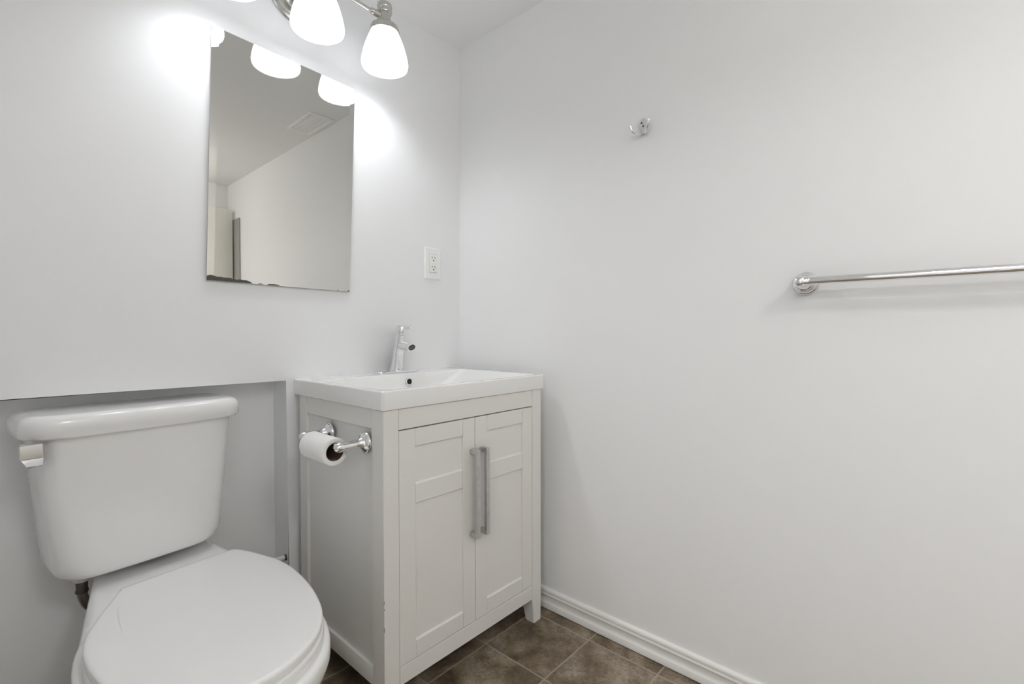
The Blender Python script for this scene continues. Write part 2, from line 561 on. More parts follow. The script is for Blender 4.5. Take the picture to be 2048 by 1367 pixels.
for cx, LZ in zip(LX, LZS):
    bm = new()
    lathe(bm, [(0, 0.200), (0.019, 0.200), (0.0225, 0.197), (0.024, 0.190), (0.0235, 0.184), (0.0215, 0.181), (0.0235, 0.178), (0.024, 0.172), (0.0225, 0.168), (0.0195, 0.166),
               (0.0195, 0.142), (0.0215, 0.139), (0.0215, 0.133), (0.018, 0.131), (0, 0.131)], (cx, LY, LZ), (0, 0, 1), 36)
    so = obj('lamp_holder', bm, M['nickel'], t)
    bm = new()
    lathe(bm, [(0.0, 0.137), (0.024, 0.137), (0.034, 0.134), (0.043, 0.126), (0.0455, 0.119), (0.0455, 0.110), (0.0435, 0.108), (0.0, 0.108)], (cx, LY, LZ), (0, 0, 1), 40)
    obj('collar', bm, M['nickel'], so)
    bm = new()
    outer = [(0.0425, 0.118), (0.0440, 0.108), (0.0470, 0.098), (0.0482, 0.0955), (0.0488, 0.0965), (0.0535, 0.085), (0.0600, 0.068), (0.0665, 0.046), (0.0715, 0.024), (0.0730, 0.012), (0.0722, 0.004), (0.0705, 0.0)]
    inner = [(0.0680, 0.001), (0.0690, 0.012), (0.0675, 0.024), (0.0625, 0.046), (0.0560, 0.068), (0.0490, 0.086), (0.0420, 0.102), (0.0395, 0.112)]
    lathe(bm, outer + inner, (cx, LY, LZ), (0, 0, 1), 48, closed=True)
    sh = obj('lamp_shade', bm, M['shade'], t, smooth=50)
    bm = new()
    lathe(bm, [(0, 0.026), (0.012, 0.0285), (0.022, 0.036), (0.028, 0.047), (0.030, 0.058), (0.0275, 0.071), (0.021, 0.084), (0.015, 0.095), (0.014, 0.108), (0, 0.108)], (cx, LY, LZ), (0, 0, 1), 28)
    obj('light_bulb', bm, M['bulb'], so)

# semi-flush ceiling lamp behind the camera: the room's second light
CLX, CLY, CLD = -0.98, -2.30, 0.20
t = thing('ceiling_light', 'round white ceiling lamp on a short stem behind the camera', 'light fixture', (CLX, CLY, H))
bm = new()
lathe(bm, [(0, -0.001), (0.06, -0.001), (0.058, -0.012), (0.010, -0.020), (0.008, -CLD), (0, -CLD)], (CLX, CLY, H), (0, 0, 1), 32)
obj('canopy', bm, M['nickel'], t)
bm = new()
lathe(bm, [(0.0, -CLD), (0.08, -CLD - 0.004), (0.115, -CLD - 0.020), (0.112, -CLD - 0.042), (0.09, -CLD - 0.062), (0.055, -CLD - 0.074), (0.0, -CLD - 0.080)], (CLX, CLY, H), (0, 0, 1), 40)
obj('glass_dome', bm, M['dome'], t)

# ceiling grille seen in the mirror
t = thing('ceiling_vent', 'white rectangular ceiling vent grille reflected in the mirror', 'vent', (-0.09, -1.145, H))
vx0, vx1, vy0, vy1 = -0.158, -0.024, -1.295, -0.998
bm = new()
box(bm, vx0, vx1, vy0, vy0 + 0.018, H - 0.006, H - 0.0005, 0.0015)
box(bm, vx0, vx1, vy1 - 0.018, vy1, H - 0.006, H - 0.0005, 0.0015)
box(bm, vx0, vx0 + 0.018, vy0 + 0.018, vy1 - 0.018, H - 0.006, H - 0.0005, 0.0015)
box(bm, vx1 - 0.018, vx1, vy0 + 0.018, vy1 - 0.018, H - 0.006, H - 0.0005, 0.0015)
obj('frame', bm, M['vent'], t)
bm = new()
for k in range(9):
    xx = vx0 + 0.022 + k * 0.0108
    box(bm, xx, xx + 0.0085, vy0 + 0.018, vy1 - 0.018, H - 0.005, H - 0.001)
obj('louvre', bm, M['vent'], t)

# ------------------------------------------------------------------ vanity cabinet
XL, XR, YFc, YB, ZT = -0.683, -0.069, -0.482, -0.030, 0.784
t = thing('vanity_cabinet', 'white two door wooden vanity cabinet standing in the corner under the sink', 'cabinet', ((XL + XR) / 2, (YFc + YB) / 2, 0))
PW = 0.0445
def leg(x0, x1, y0, y1, inx, iny):
    """Square post running down to a foot that tapers on its inner sides. inx/iny: +1 when the inner side is at x1/y1."""
    b = new()
    zt0 = 0.083
    tp = 0.008
    def ring(z, tx, ty):
        X0, X1 = (x0, x1 - tx) if inx > 0 else (x0 + tx, x1)
        Y0_, Y1_ = (y0, y1 - ty) if iny > 0 else (y0 + ty, y1)
        return [(X0, Y0_, z), (X1, Y0_, z), (X1, Y1_, z), (X0, Y1_, z)]
    loft(b, [ring(0.0, tp, tp * 2), ring(zt0, 0, 0), ring(ZT, 0, 0)])
    es_ = [e for e in b.edges if abs(e.verts[0].co.z - e.verts[1].co.z) > 0.01]
    bmesh.ops.bevel(b, geom=es_, offset=0.0012, segments=2, affect='EDGES')
    return obj('leg', b, M['cab'], t, smooth=40)
leg(XL, XL + PW, YFc, YFc + 0.052, 1, 1)
leg(XR - PW, XR, YFc, YFc + 0.052, -1, 1)
leg(XL, XL + PW, YB - 0.045, YB, 1, -1)
leg(XR - PW, XR, YB - 0.045, YB, -1, -1)
g = 0.0010
bm = new(); box(bm, XL + PW + g, XR - PW - g, YFc + 0.0008, YFc + 0.02, 0.7318, ZT, 0.0006, 1)
obj('top_rail', bm, M['cab'], t)
bm = new(); box(bm, XL + PW + g, XR - PW - g, YFc + 0.0008, YFc + 0.02, 0.083, 0.1295, 0.0008, 1)
obj('bottom_rail', bm, M['cab'], t)
for sx, x0 in ((1, XL), (-1, XR)):
    def sb(b, a, d, *r):
        xa, xb = (x0 + a, x0 + d) if sx > 0 else (x0 - d, x0 - a)
        box(b, xa, xb, *r)
    b = new()
    sb(b, 0.0085, 0.016, YFc + 0.050, YB - 0.043, 0.125, 0.739)
    obj('side_panel', b, M['cab_side'], t)
    b = new()
    sb(b, 0.0008, 0.018, YFc + 0.0532, YB - 0.0462, 0.735, ZT, 0.0008, 1)
    obj('side_rail', b, M['cab'], t)
    b = new()
    sb(b, 0.0008, 0.018, YFc + 0.0532, YB - 0.0462, 0.083, 0.1305, 0.0015, 2)
    obj('side_rail', b, M['cab'], t)
bm = new()
box(bm, XL + 0.018, XR - 0.018, YFc + 0.024, YB - 0.004, 0.086, 0.100)
box(bm, XL + 0.018, XR - 0.018, YFc + 0.024, YFc + 0.026, 0.100, 0.780)
box(bm, XL + 0.04, XR - 0.04, YB - 0.01, YB - 0.004, 0.1, 0.78)
obj('carcass', bm, M['gap'], t)

for cz, ch in ((0.315, 0.005), (0.298, 0.003), (0.247, 0.007)):
    bm = new()
    prism(bm, [(XL - 0.0003, YFc - 0.0003, cz - ch), (XL + 0.0016, YFc - 0.0003, cz - ch * 0.4), (XL + 0.0012, YFc - 0.0003, cz + ch * 0.7), (XL - 0.0003, YFc - 0.0003, cz + ch)], (0, 0.0016, 0))
    obj('paint_chip', bm, M['plain_grey'], t, smooth=0)

def door(x0, x1, sl, sr, hx):
    z0, z1 = 0.1315, 0.7285
    yf = YFc + 0.001
    b = new()
    box(b, x0, x0 + sl, yf, yf + 0.018, z0, z1, 0.0008, 1)
    box(b, x1 - sr, x1, yf, yf + 0.018, z0, z1, 0.0008, 1)
    xa, xb = x0 + sl, x1 - sr
    box(b, xa, xb, yf + 0.006, yf + 0.015, z0 + 0.01, z1 - 0.01)
    d = obj('door', b, M['cab'], t)
    for a, c in ((z0, 0.1755), (0.5345, 0.5845), (0.6825, z1)):
        # rail: raised slat with a sloped (chamfered) inner edge
        b = new()
        box(b, xa + 0.0006, xb - 0.0006, yf + 0.0006, yf + 0.012, a, c, 0.0008, 1)
        chz = [(yf + 0.0012, 0.0), (yf + 0.0070, 0.0048), (yf + 0.0070, -0.002)]
        if c < 0.7:
            prism(b, [(xa + 0.0008, y, c + dz - 0.0008) for y, dz in chz], (xb - xa - 0.0016, 0, 0))
        if a > 0.2:
            prism(b, [(xa + 0.0008, y, a - dz * 0.6 + 0.0008) for y, dz in chz], (xb - xa - 0.0016, 0, 0))
        obj('rail', b, M['cab'], d)
    # square bar pull
    b = new()
    yo = YFc - 0.029
    box(b, hx - 0.0068, hx + 0.0068, yo, yo + 0.0105, 0.3865, 0.6405, 0.0008, 1)
    box(b, hx - 0.0066, hx + 0.0066, yo + 0.0100, yf + 0.0005, 0.3867, 0.4003, 0.0008, 1)
    box(b, hx - 0.0066, hx + 0.0066, yo + 0.0100, yf + 0.0005, 0.6267, 0.6403, 0.0008, 1)
    obj('handle', b, M['worn'], d)['label'] = 'tall worn chrome bar handle'
    return d
door(XL + PW + 0.0012, -0.3755, 0.0505, 0.0465, -0.3885)
door(-0.3735, XR - PW - 0.0012, 0.0475, 0.0475, -0.3505)

# ------------------------------------------------------------------ sink top
BX0, BX1, BY0, BY1, BZ0, BZ1 = -0.689, -0.056, -0.488, -0.0008, 0.7845, 0.8335
t = thing('sink', 'white ceramic sink top with wide rectangular basin on the vanity', 'sink', ((BX0 + BX1) / 2, (BY0 + BY1) / 2, BZ0))
def rrect(x0, x1, y0, y1, r, z, n=7):
    out = []
    for cx, cy, a0 in ((x1 - r, y1 - r, 0), (x0 + r, y1 - r, PI / 2), (x0 + r, y0 + r, PI), (x1 - r, y0 + r, 1.5 * PI)):
        for k in range(n):
            a = a0 + (PI / 2) * k / (n - 1)
            out.append((cx + r * math.cos(a), cy + r * math.sin(a), z))
    return out
def grow(d, r, z, i=0):
    return rrect(BX0 + d, BX1 - d, BY0 + d, BY1 - d, r, z)
IX0, IX1, IY0, IY1 = BX0 + 0.024, BX1 - 0.026, BY0 + 0.020, BY1 - 0.105
rings = [
    rrect(BX0 + 0.012, BX1 - 0.012, BY0 + 0.012, BY1, 0.008, BZ0 + 0.0005),
    rrect(BX0 + 0.003, BX1 - 0.003, BY0 + 0.003, BY1, 0.008, BZ0 + 0.0005),
    rrect(BX0 + 0.001, BX1 - 0.001, BY0 + 0.001, BY1, 0.009, BZ0 + 0.002),
    rrect(BX0, BX1, BY0, BY1, 0.010, BZ0 + 0.006),
    rrect(BX0, BX1, BY0, BY1, 0.010, BZ1 - 0.0045),
    rrect(BX0 + 0.0003, BX1 - 0.0003, BY0 + 0.0003, BY1, 0.0098, BZ1 - 0.0028),
    rrect(BX0 + 0.0013, BX1 - 0.0013, BY0 + 0.0013, BY1, 0.009, BZ1 - 0.0013),
    rrect(BX0 + 0.0028, BX1 - 0.0028, BY0 + 0.0028, BY1, 0.0085, BZ1 - 0.0003),
    rrect(BX0 + 0.0045, BX1 - 0.0045, BY0 + 0.0045, BY1, 0.008, BZ1),
    rrect(BX0 + 0.0060, BX1 - 0.0060, BY0 + 0.0060, BY1 - 0.002, 0.008, BZ1),
    rrect(IX0 - 0.0060, IX1 + 0.0060, IY0 - 0.0060, IY1 + 0.0060, 0.018, BZ1),
    rrect(IX0 - 0.004, IX1 + 0.004, IY0 - 0.004, IY1 + 0.004, 0.018, BZ1),
    rrect(IX0 - 0.001, IX1 + 0.001, IY0 - 0.001, IY1 + 0.001, 0.020, BZ1 - 0.0015),
    rrect(IX0 + 0.002, IX1 - 0.004, IY0 + 0.002, IY1 - 0.001, 0.022, BZ1 - 0.005),
    rrect(IX0 + 0.012, IX1 - 0.045, IY0 + 0.010, IY1 - 0.004, 0.026, BZ1 - 0.025),
    rrect(IX0 + 0.030, IX1 - 0.110, IY0 + 0.020, IY1 - 0.008, 0.034, BZ1 - 0.058),
    rrect(IX0 + 0.044, IX1 - 0.135, IY0 + 0.034, IY1 - 0.016, 0.040, BZ1 - 0.078),
    rrect(IX0 + 0.075, IX1 - 0.170, IY0 + 0.070, IY1 - 0.045, 0.050, BZ1 - 0.088),
    rrect(IX0 + 0.20, IX1 - 0.27, IY0 + 0.15, IY1 - 0.13, 0.030, BZ1 - 0.091),
]
bm = new(); loft(bm, rings)
obj('basin', bm, M['ceramic'], t, smooth=38)
bm = new()
ov = Vector((-0.338, IY1 - 0.0047, 0.8045))
lathe(bm, [(0.0100, 0.0), (0.0140, 0.0), (0.0148, 0.0015), (0.0140, 0.0035), (0.0120, 0.0042), (0.0100, 0.0035)], ov, (0, -1, 0.12), 30, closed=True)
o_ = obj('overflow_ring', bm, M['chrome'], t)
bm = new()
lathe(bm, [(0, 0.0010), (0.0103, 0.0010), (0.0103, 0.0016), (0, 0.0016)], ov, (0, -1, 0.12), 24)
obj('overflow_hole', bm, M['black'], t)
bm = new()
lathe(bm, [(0, 0), (0.022, 0), (0.022, 0.002), (0.017, 0.004), (0, 0.005)], (-0.40, -0.27, BZ1 - 0.0912), (0, 0, 1), 28)
obj('drain', bm, M['chrome'], t)

# ------------------------------------------------------------------ faucet
FX, FY, FZ = -0.343, -0.044, BZ1
t = thing('faucet', 'chrome single lever faucet leaning forward on the sink deck', 'faucet', (FX, FY, FZ))
bm = new()
def stadium(cx, cy, hx, hy, z, n=10):
    out = []
    for sx, a0 in ((1, -PI / 2), (-1, PI / 2)):
        for k in range(n):
            a = a0 + PI * k / (n - 1)
            out.append((cx + sx * (hx - hy) + hy * math.cos(a), cy + hy * math.sin(a), z))
    return out
loft(bm, [stadium(FX, FY, 0.089, 0.0265, FZ + 0.0002), stadium(FX, FY, 0.089, 0.0265, FZ + 0.004), stadium(FX, FY, 0.087, 0.0245, FZ + 0.006)])
obj('deck_plate', bm, M['chrome'], t)
ax = Vector((0, -0.030, 0.128))
ln = ax.length
bm = new()
def body_ring(f, r):
    c = Vector((FX, FY, FZ + 0.006)) + ax * f
    return [(c.x + r * math.cos(a), c.y + r * math.sin(a), c.z) for a in (2 * PI * k / 32 for k in range(32))]
loft(bm, [body_ring(0, 0.0245), body_ring(0.05, 0.0245), body_ring(0.09, 0.0225), body_ring(0.5, 0.0200), body_ring(0.93, 0.0185), body_ring(0.99, 0.0180), body_ring(1.0, 0.0165)])
obj('body', bm, M['chrome'], t)
bm = new()
sp0 = Vector((FX, FY - 0.020, FZ + 0.096)); sp1 = Vector((FX, FY - 0.092, FZ + 0.090))
d_ = (sp1 - sp0)
tube(bm, [sp0, sp0 + d_ * 0.55, sp0 + d_ * 0.85], [0.0165, 0.0160, 0.0160], 28)
# obliquely cut mouth
R0 = []
R1 = []
a_, x_, y_ = basis(d_)
for k in range(28):
    q_ = 2 * PI * k / 28
    offv = x_ * math.cos(q_) * 0.0160 + y_ * math.sin(q_) * 0.0160
    R0.append(sp0 + d_ * 0.84 + offv)
    R1.append(sp1 + offv + a_ * (offv.z * 0.75))
loft(bm, [R0, R1])
obj('spout', bm, M['chrome'], t)
bm = new()
nn = Vector((0, -1, -0.95)).normalized()
mc_ = sp1 + a_ * 0.0004
lathe(bm, [(0, 0.0016), (0.0085, 0.0016), (0.0110, 0.0026), (0.0120, 0.0016), (0.0120, 0.0), (0, 0.0)], mc_ - Vector((0, 0, 0.0005)), nn, 28)
obj('aerator', bm, M['dark'], t)
top = Vector((FX, FY, FZ + 0.006)) + ax
an = Vector((0, -0.16, 1)).normalized()
bm = new()
lathe(bm, [(0, 0.001), (0.0165, 0.001), (0.0165, 0.0022), (0.0200, 0.0028), (0.0205, 0.006), (0.0200, 0.029), (0.0185, 0.0315), (0, 0.0325)], top, an, 36)
hd = obj('lever_cap', bm, M['chrome'], t)
bm = new()
hp = top + an * 0.024
lathe(bm, [(0.0085, 0.012), (0.0075, 0.024), (0.0055, 0.032), (0.0052, 0.046), (0.0064, 0.048), (0.0066, 0.056), (0.0045, 0.058), (0, 0.0575)], hp, (0, -1, 0.02), 20)
obj('lever_pin', bm, M['chrome'], hd)
bm = new()
lathe(bm, [(0, 0), (0.0016, 0), (0.0016, 0.001), (0, 0.001)], (FX - 0.008, FY - 0.0236, FZ + 0.0125), (-0.33, -1, 0), 12)
obj('set_screw', bm, M['black'], t)

# ------------------------------------------------------------------ outlet
oc = Vector((-0.1450, 0, 1.2440))
t = thing('electrical_outlet', 'white rectangular wall outlet with two sockets between mirror and corner', 'outlet', oc)
pw, ph = 0.0400, 0.0610
bm = new()
def pl(hw, hh, y):
    return [(oc.x - hw, y, oc.z - hh), (oc.x + hw, y, oc.z - hh), (oc.x + hw, y, oc.z + hh), (oc.x - hw, y, oc.z + hh)]
loft(bm, [pl(pw, ph, -0.0004), pl(pw, ph, -0.003), pl(pw - 0.001, ph - 0.001, -0.0046), pl(pw - 0.004, ph - 0.004, -0.0062)])
obj('cover_plate', bm, M['outlet'], t, smooth=0)
bm = new(); box(bm, oc.x - 0.0165, oc.x + 0.0165, -0.0085, -0.0055, oc.z - 0.0350, oc.z + 0.0350, 0.0012)
rc = obj('receptacle', bm, M['outlet'], t)
bm = new(); box(bm, oc.x - 0.0172, oc.x + 0.0172, -0.0064, -0.0060, oc.z - 0.0368, oc.z + 0.0357)
obj('seam', bm, M['plain_grey'], t)
for s in (1, -1):
    bm = new()
    zc = oc.z + s * 0.0180 + 0.004
    box(bm, oc.x - 0.0078, oc.x - 0.0058, -0.0089, -0.0084, zc - 0.0035, zc + 0.0045)
    box(bm, oc.x + 0.0058, oc.x + 0.0078, -0.0089, -0.0084, zc - 0.0028, zc + 0.0042)
    lathe(bm, [(0, 0), (0.0026, 0), (0.0026, 0.0005), (0, 0.0005)], (oc.x, -0.0084, zc - 0.0105), (0, -1, 0), 14)
    obj('socket_slots', bm, M['black'], rc)

# ------------------------------------------------------------------ robe hook
hc = Vector((0, -0.817, 1.590))
t = thing('robe_hook', 'small chrome double robe hook on the side wall', 'hook', hc)
bm = new()
out = []
for k in range(36):
    a = 2 * PI * k / 36
    y = math.cos(a); z = math.sin(a)
    if z >= 0:
        out.append((0.0155 * y, 0.006 + 0.0155 * z))
    else:
        wv_ = 0.0155 * y * (1 - 0.42 * min(1, (-z) * 1.15))
        out.append((wv_, 0.006 + 0.031 * z))
loft(bm, [[(-0.0004, hc.y + y, hc.z + z) for y, z in out], [(-0.003, hc.y + y, hc.z + z) for y, z in out], [(-0.0045, hc.y + y * 0.9, hc.z + z * 0.94 + 0.0004) for y, z in out]])
obj('back_plate', bm, M['chrome'], t)
for s in (1, -1):
    bm = new()
    if s > 0:
        pts_ = [(-0.002, 0.001, -0.019), (-0.016, 0.005, -0.027), (-0.031, 0.013, -0.027), (-0.041, 0.018, -0.019), (-0.0435, 0.021, -0.008)]
    else:
        pts_ = [(-0.002, -0.001, -0.019), (-0.012, -0.011, -0.025), (-0.022, -0.021, -0.020), (-0.029, -0.029, -0.008), (-0.030, -0.031, 0.001)]
    P = spline([(a, hc.y + b_, hc.z + c) for a, b_, c in pts_], 6)
    n_ = len(P)
    tube(bm, P, [0.0046 - 0.0008 * math.sin(PI * min(1, i / n_ * 1.1)) + (0.0006 if i > n_ - 4 else 0) for i in range(n_)], 14)
    bmesh.ops.create_uvsphere(bm, u_segments=14, v_segments=8, radius=0.0046, matrix=Matrix.Translation(P[-1]))
    obj('prong', bm, M['chrome'], t)
for dy, dz in ((0.0045, 0.0085), (-0.001, -0.0015)):
    bm = new()
    lathe(bm, [(0, 0.0), (0.0030, 0.0), (0.0030, 0.0008), (0.0012, 0.0016), (0, 0.0016)], (-0.0046, hc.y + dy, hc.z + dz), (-1, 0, 0), 14)
    obj('screw', bm, M['dark'], t)

# ------------------------------------------------------------------ towel bar
tb = Vector((0, -1.241, 1.093))
t = thing('towel_bar', 'long chrome towel bar with round stepped mounts on the side wall', 'towel bar', tb)
for y in (tb.y, tb.y - 0.61):
    bm = new()
    lathe(bm, [(0, 0.0004), (0.0275, 0.0004), (0.0280, 0.003), (0.0262, 0.006), (0.0240, 0.0075), (0.0220, 0.013), (0.0200, 0.0145), (0.0185, 0.021), (0.0160, 0.0225), (0.0145, 0.031), (0.0118, 0.034), (0.0108, 0.046), (0.0115, 0.058), (0.0118, 0.066), (0.0100, 0.072), (0.006, 0.0750), (0, 0.0758)],
          (0, y, tb.z), (-1, 0, 0), 44)
    obj('mount', bm, M['chrome'], t)
bm = new()
tube(bm, [(-0.062, tb.y + 0.000, tb.z + 0.0005), (-0.062, tb.y - 0.61, tb.z + 0.0005)], 0.0092, 28)
br = obj('bar', bm, M['chrome'], t)
for y, s in ((tb.y, -1), (tb.y - 0.61, 1)):
    bm = new()
    lathe(bm, [(0.0, 0.0), (0.0106, 0.0), (0.0108, 0.002), (0.0108, 0.018), (0.0100, 0.0195), (0, 0.0195)], (-0.062, y, tb.z + 0.0005), (0, s, 0), 28)
    obj('socket_ring', bm, M['chrome'], t)

# ------------------------------------------------------------------ toilet paper holder and roll
PZ = 0.697
PY = (-0.404, -0.216)
t = thing('toilet_paper_holder', 'chrome two post toilet paper holder on the cabinet side', 'paper holder', (XL, -0.31, PZ))
for y in PY:
    bm = new()
    lathe(bm, [(0, -0.0002), (0.0275, -0.0002), (0.0282, 0.003), (0.0265, 0.006), (0.0240, 0.0065), (0.0225, 0.0085), (0.0185, 0.0120), (0.0150, 0.017), (0.0128, 0.024), (0.0120, 0.034), (0.0118, 0.066), (0.0122, 0.070), (0.0118, 0.076), (0.0090, 0.082), (0.0048, 0.085), (0, 0.0855)],
          (XL, y, PZ), (-1, 0, 0), 36)
    obj('post', bm, M['chrome'], t)
bm = new()
tube(bm, [(XL - 0.073, PY[0] + 0.004, PZ), (XL - 0.073, PY[1] - 0.004, PZ)], 0.0078, 20)
obj('roller', bm, M['chrome'], t)

RC, RR, RI = Vector((XL - 0.073, 0, PZ - 0.0137)), 0.0340, 0.0215
ry0, ry1 = -0.385, -0.262
def roll_ring(r, y, crush=0.0):
    out = []
    for k in range(48):
        a = 2 * PI * k / 48
        rr = r
        if crush:
            rr = r - crush * math.exp(-((a - 1.5 * PI + 0.15) / 0.22) ** 2)
        out.append((RC.x + rr * math.cos(a), y, RC.z + rr * math.sin(a)))
    return out
t = thing('toilet_paper_roll', 'small white toilet paper roll hanging on the chrome holder', 'toilet paper', (RC.x, (ry0 + ry1) / 2, RC.z - RR))
bm = new()
rings = [roll_ring(RI + 0.0012, ry0 + 0.001), roll_ring(RR - 0.003, ry0), roll_ring(RR - 0.0008, ry0 + 0.001), roll_ring(RR, ry0 + 0.004), roll_ring(RR, ry1 - 0.004), roll_ring(RR - 0.0008, ry1 - 0.001), roll_ring(RR - 0.003, ry1), roll_ring(RI + 0.0012, ry1 - 0.001)]
loft(bm, rings + [rings[0]], False, False)
bmesh.ops.remove_doubles(bm, verts=bm.verts, dist=1e-6)
obj('paper', bm, M['paper'], t)
bm = new()
rings = [roll_ring(RI + 0.001, ry0 + 0.0005, 0.005), roll_ring(RI + 0.001, ry1 - 0.0005), roll_ring(RI, ry1 - 0.0005), roll_ring(RI, ry0 + 0.0005, 0.005)]
loft(bm, rings + [rings[0]], False, False)
bmesh.ops.remove_doubles(bm, verts=bm.verts, dist=1e-6)
obj('core', bm, M['core'], t)['label'] = 'brown cardboard core'

# ------------------------------------------------------------------ toilet
t = thing('toilet', 'white two piece toilet with closed lid beside the vanity', 'toilet', (-1.045, -0.27, 0))
ANG = math.radians(6)
ux, uy = Vector((math.cos(ANG), math.sin(ANG), 0)), Vector((-math.sin(ANG), math.cos(ANG), 0))
TC = Vector((-1.066, -0.079, 0))           # middle of the tank's front face
def tk(x, y, z):
    v = TC + ux * x + uy * y
    return (v.x, v.y, z)
def tank_ring(hw, d, bulge, r, z, y0=0.0, n=8):
    """Plan outline of the tank: flat back, gently bowed front, rounded corners."""
    pts = []
    def corner(cx, cy, a0, rr):
        for k in range(n):
            a = a0 + PI / 2 * k / (n - 1)
            pts.append([cx + rr * math.cos(a), cy + rr * math.sin(a)])
    rb = min(r, 0.02)
    corner(hw - rb, y0 + d - rb, 0, rb)
    corner(-hw + rb, y0 + d - rb, PI / 2, rb)
    corner(-hw + r, y0 + r, PI, r)
    m = 12
    for k in range(1, m):
        s = -1 + 2 * k / m
        pts.append([s * (hw - r), y0])
    corner(hw - r, y0 + r, 1.5 * PI, r)
    out = []
    for x, y in pts:
        f = max(0, 1 - (x / hw) ** 2)
        w_ = max(0, 1 - (y - y0) / (d * 0.6))
        out.append(tk(x, y - bulge * f * w_, z))
    return out
bm = new()
D = 0.158
loft(bm, [tank_ring(0.100, 0.10, 0.004, 0.03, 0.4275, 0.022),
          tank_ring(0.138, 0.132, 0.006, 0.04, 0.4285, 0.012),
          tank_ring(0.152, 0.142, 0.008, 0.045, 0.433, 0.007),
          tank_ring(0.162, 0.149, 0.009, 0.045, 0.443, 0.0035),
          tank_ring(0.168, 0.153, 0.010, 0.042, 0.460, 0.0015),
          tank_ring(0.171, 0.155, 0.010, 0.040, 0.490, 0.0005),
          tank_ring(0.177, 0.156, 0.010, 0.038, 0.560, 0.0),
          tank_ring(0.188, D, 0.010, 0.036, 0.680, 0.0),
          tank_ring(0.193, D, 0.010, 0.036, 0.752, 0.0)])
obj('tank', bm, M['tank'], t, smooth=50)
bm = new()
LH = 0.2165
loft(bm, [tank_ring(LH - 0.012, 0.172, 0.012, 0.046, 0.7515, -0.006),
          tank_ring(LH - 0.004, 0.178, 0.012, 0.050, 0.7525, -0.013),
          tank_ring(LH, 0.181, 0.012, 0.052, 0.757, -0.0155),
          tank_ring(LH, 0.181, 0.012, 0.052, 0.778, -0.0155),
          tank_ring(LH - 0.0015, 0.180, 0.012, 0.051, 0.787, -0.0145),
          tank_ring(LH - 0.006, 0.176, 0.012, 0.048, 0.7945, -0.011),
          tank_ring(LH - 0.014, 0.168, 0.012, 0.044, 0.799, -0.004),
          tank_ring(LH - 0.026, 0.156, 0.012, 0.040, 0.8008, 0.007)])
obj('tank_lid', bm, M['tank'], t, smooth=50)
# flush lever wrapping the upper left corner of the tank
bm = new()
pr = [(-0.024, 0.7515), (-0.040, 0.7500), (-0.043, 0.722), (-0.036, 0.705), (-0.020, 0.6985), (-0.018, 0.704), (-0.031, 0.712), (-0.035, 0.724), (-0.032, 0.740), (-0.022, 0.742)]
prism(bm, [tk(-0.221, y + 0.012, z) for y, z in pr], ux * 0.034, 0.0010, 1)
prism(bm, [tk(-0.219, y + 0.012, z) for y, z in [(-0.030, 0.742), (-0.036, 0.724), (-0.030, 0.711), (0.002, 0.713), (0.004, 0.742)]], ux * 0.008, 0.001, 1)
for v in bm.verts:                       # the paddle narrows towards its lower lip
    lx = (v.co - TC).dot(ux)
    v.co += ux * 0.012 * max(0, min(1, (0.722 - v.co.z) / 0.02)) * max(0, min(1, (-0.187 - lx) / 0.034))
fl = obj('flush_lever', bm, M['chrome'], t, smooth=20)
fl['label'] = 'chrome flush lever'
bm = new()
lathe(bm, [(0, 0), (0.008, 0), (0.008, 0.022), (0, 0.022)], tk(-0.209, 0.030, 0.728), ux, 20)
obj('lever_shaft', bm, M['chrome'], fl)

# lid and seat outlines (plan view, metres)
LID = [(-1.128, -0.161), (-1.030, -0.1475), (-0.925, -0.136), (-0.9035, -0.1365), (-0.888, -0.162), (-0.872, -0.205), (-0.853, -0.269), (-0.845, -0.325), (-0.8455, -0.381), (-0.850, -0.435), (-0.859, -0.490),
       (-0.878, -0.560), (-0.908, -0.614), (-0.945, -0.650), (-0.990, -0.674), (-1.035, -0.684), (-1.080, -0.681), (-1.125, -0.658), (-1.163, -0.618), (-1.190, -0.570),
       (-1.208, -0.520), (-1.219, -0.462), (-1.2225, -0.408), (-1.219, -0.360), (-1.209, -0.318), (-1.186, -0.262), (-1.163, -0.217), (-1.145, -0.180), (-1.138, -0.168)]
def outline(pts, s, z, dx=0, dy=0, c=(-1.035, -0.41)):
    return [(c[0] + (p[0] - c[0]) * s + dx, c[1] + (p[1] - c[1]) * s + dy, z) for p in pts]
LP = [(v.x, v.y) for v in cspline([(x, y, 0) for x, y in LID], 4)]
bm = new()
loft(bm, [outline(LP, 0.93, 0.4035), outline(LP, 0.985, 0.4035), outline(LP, 0.998, 0.405), outline(LP, 1.0, 0.4085), outline(LP, 1.0, 0.4140), outline(LP, 0.997, 0.4175), outline(LP, 0.988, 0.4195), outline(LP, 0.965, 0.4202)])
lid = obj('seat_lid', bm, M['plastic'], t, smooth=50)
# faint scuff on the lid
bm = new()
P = [(-1.151, -0.240, 0.42024), (-1.158, -0.277, 0.42024), (-1.162, -0.321, 0.42024), (-1.165, -0.365, 0.42024)]
P = spline(P, 5)
for i in range(len(P) - 1):
    wd = 0.0011 * math.sin(PI * (i + 0.5) / (len(P) - 1)) + 0.0002
    a, b_ = P[i], P[i + 1]
    vs = [bm.verts.new(v) for v in (a + Vector((wd, 0, 0)), b_ + Vector((wd, 0, 0)), b_ - Vector((wd, 0, 0)), a - Vector((wd, 0, 0)))]
    bm.faces.new(vs)
obj('scuff', bm, mat('scuff_mark', (0.66, 0.66, 0.65), 0.4), lid, smooth=0)
ST = [(-0.8, 0)]
bm = new()
SPL = outline(LP, 1.0, 0)
def seat_ring(s, z):
    return [(x, min(y, -0.158 - 0.0), z) for x, y, _ in outline(LP, s, z, -0.001, -0.005)]
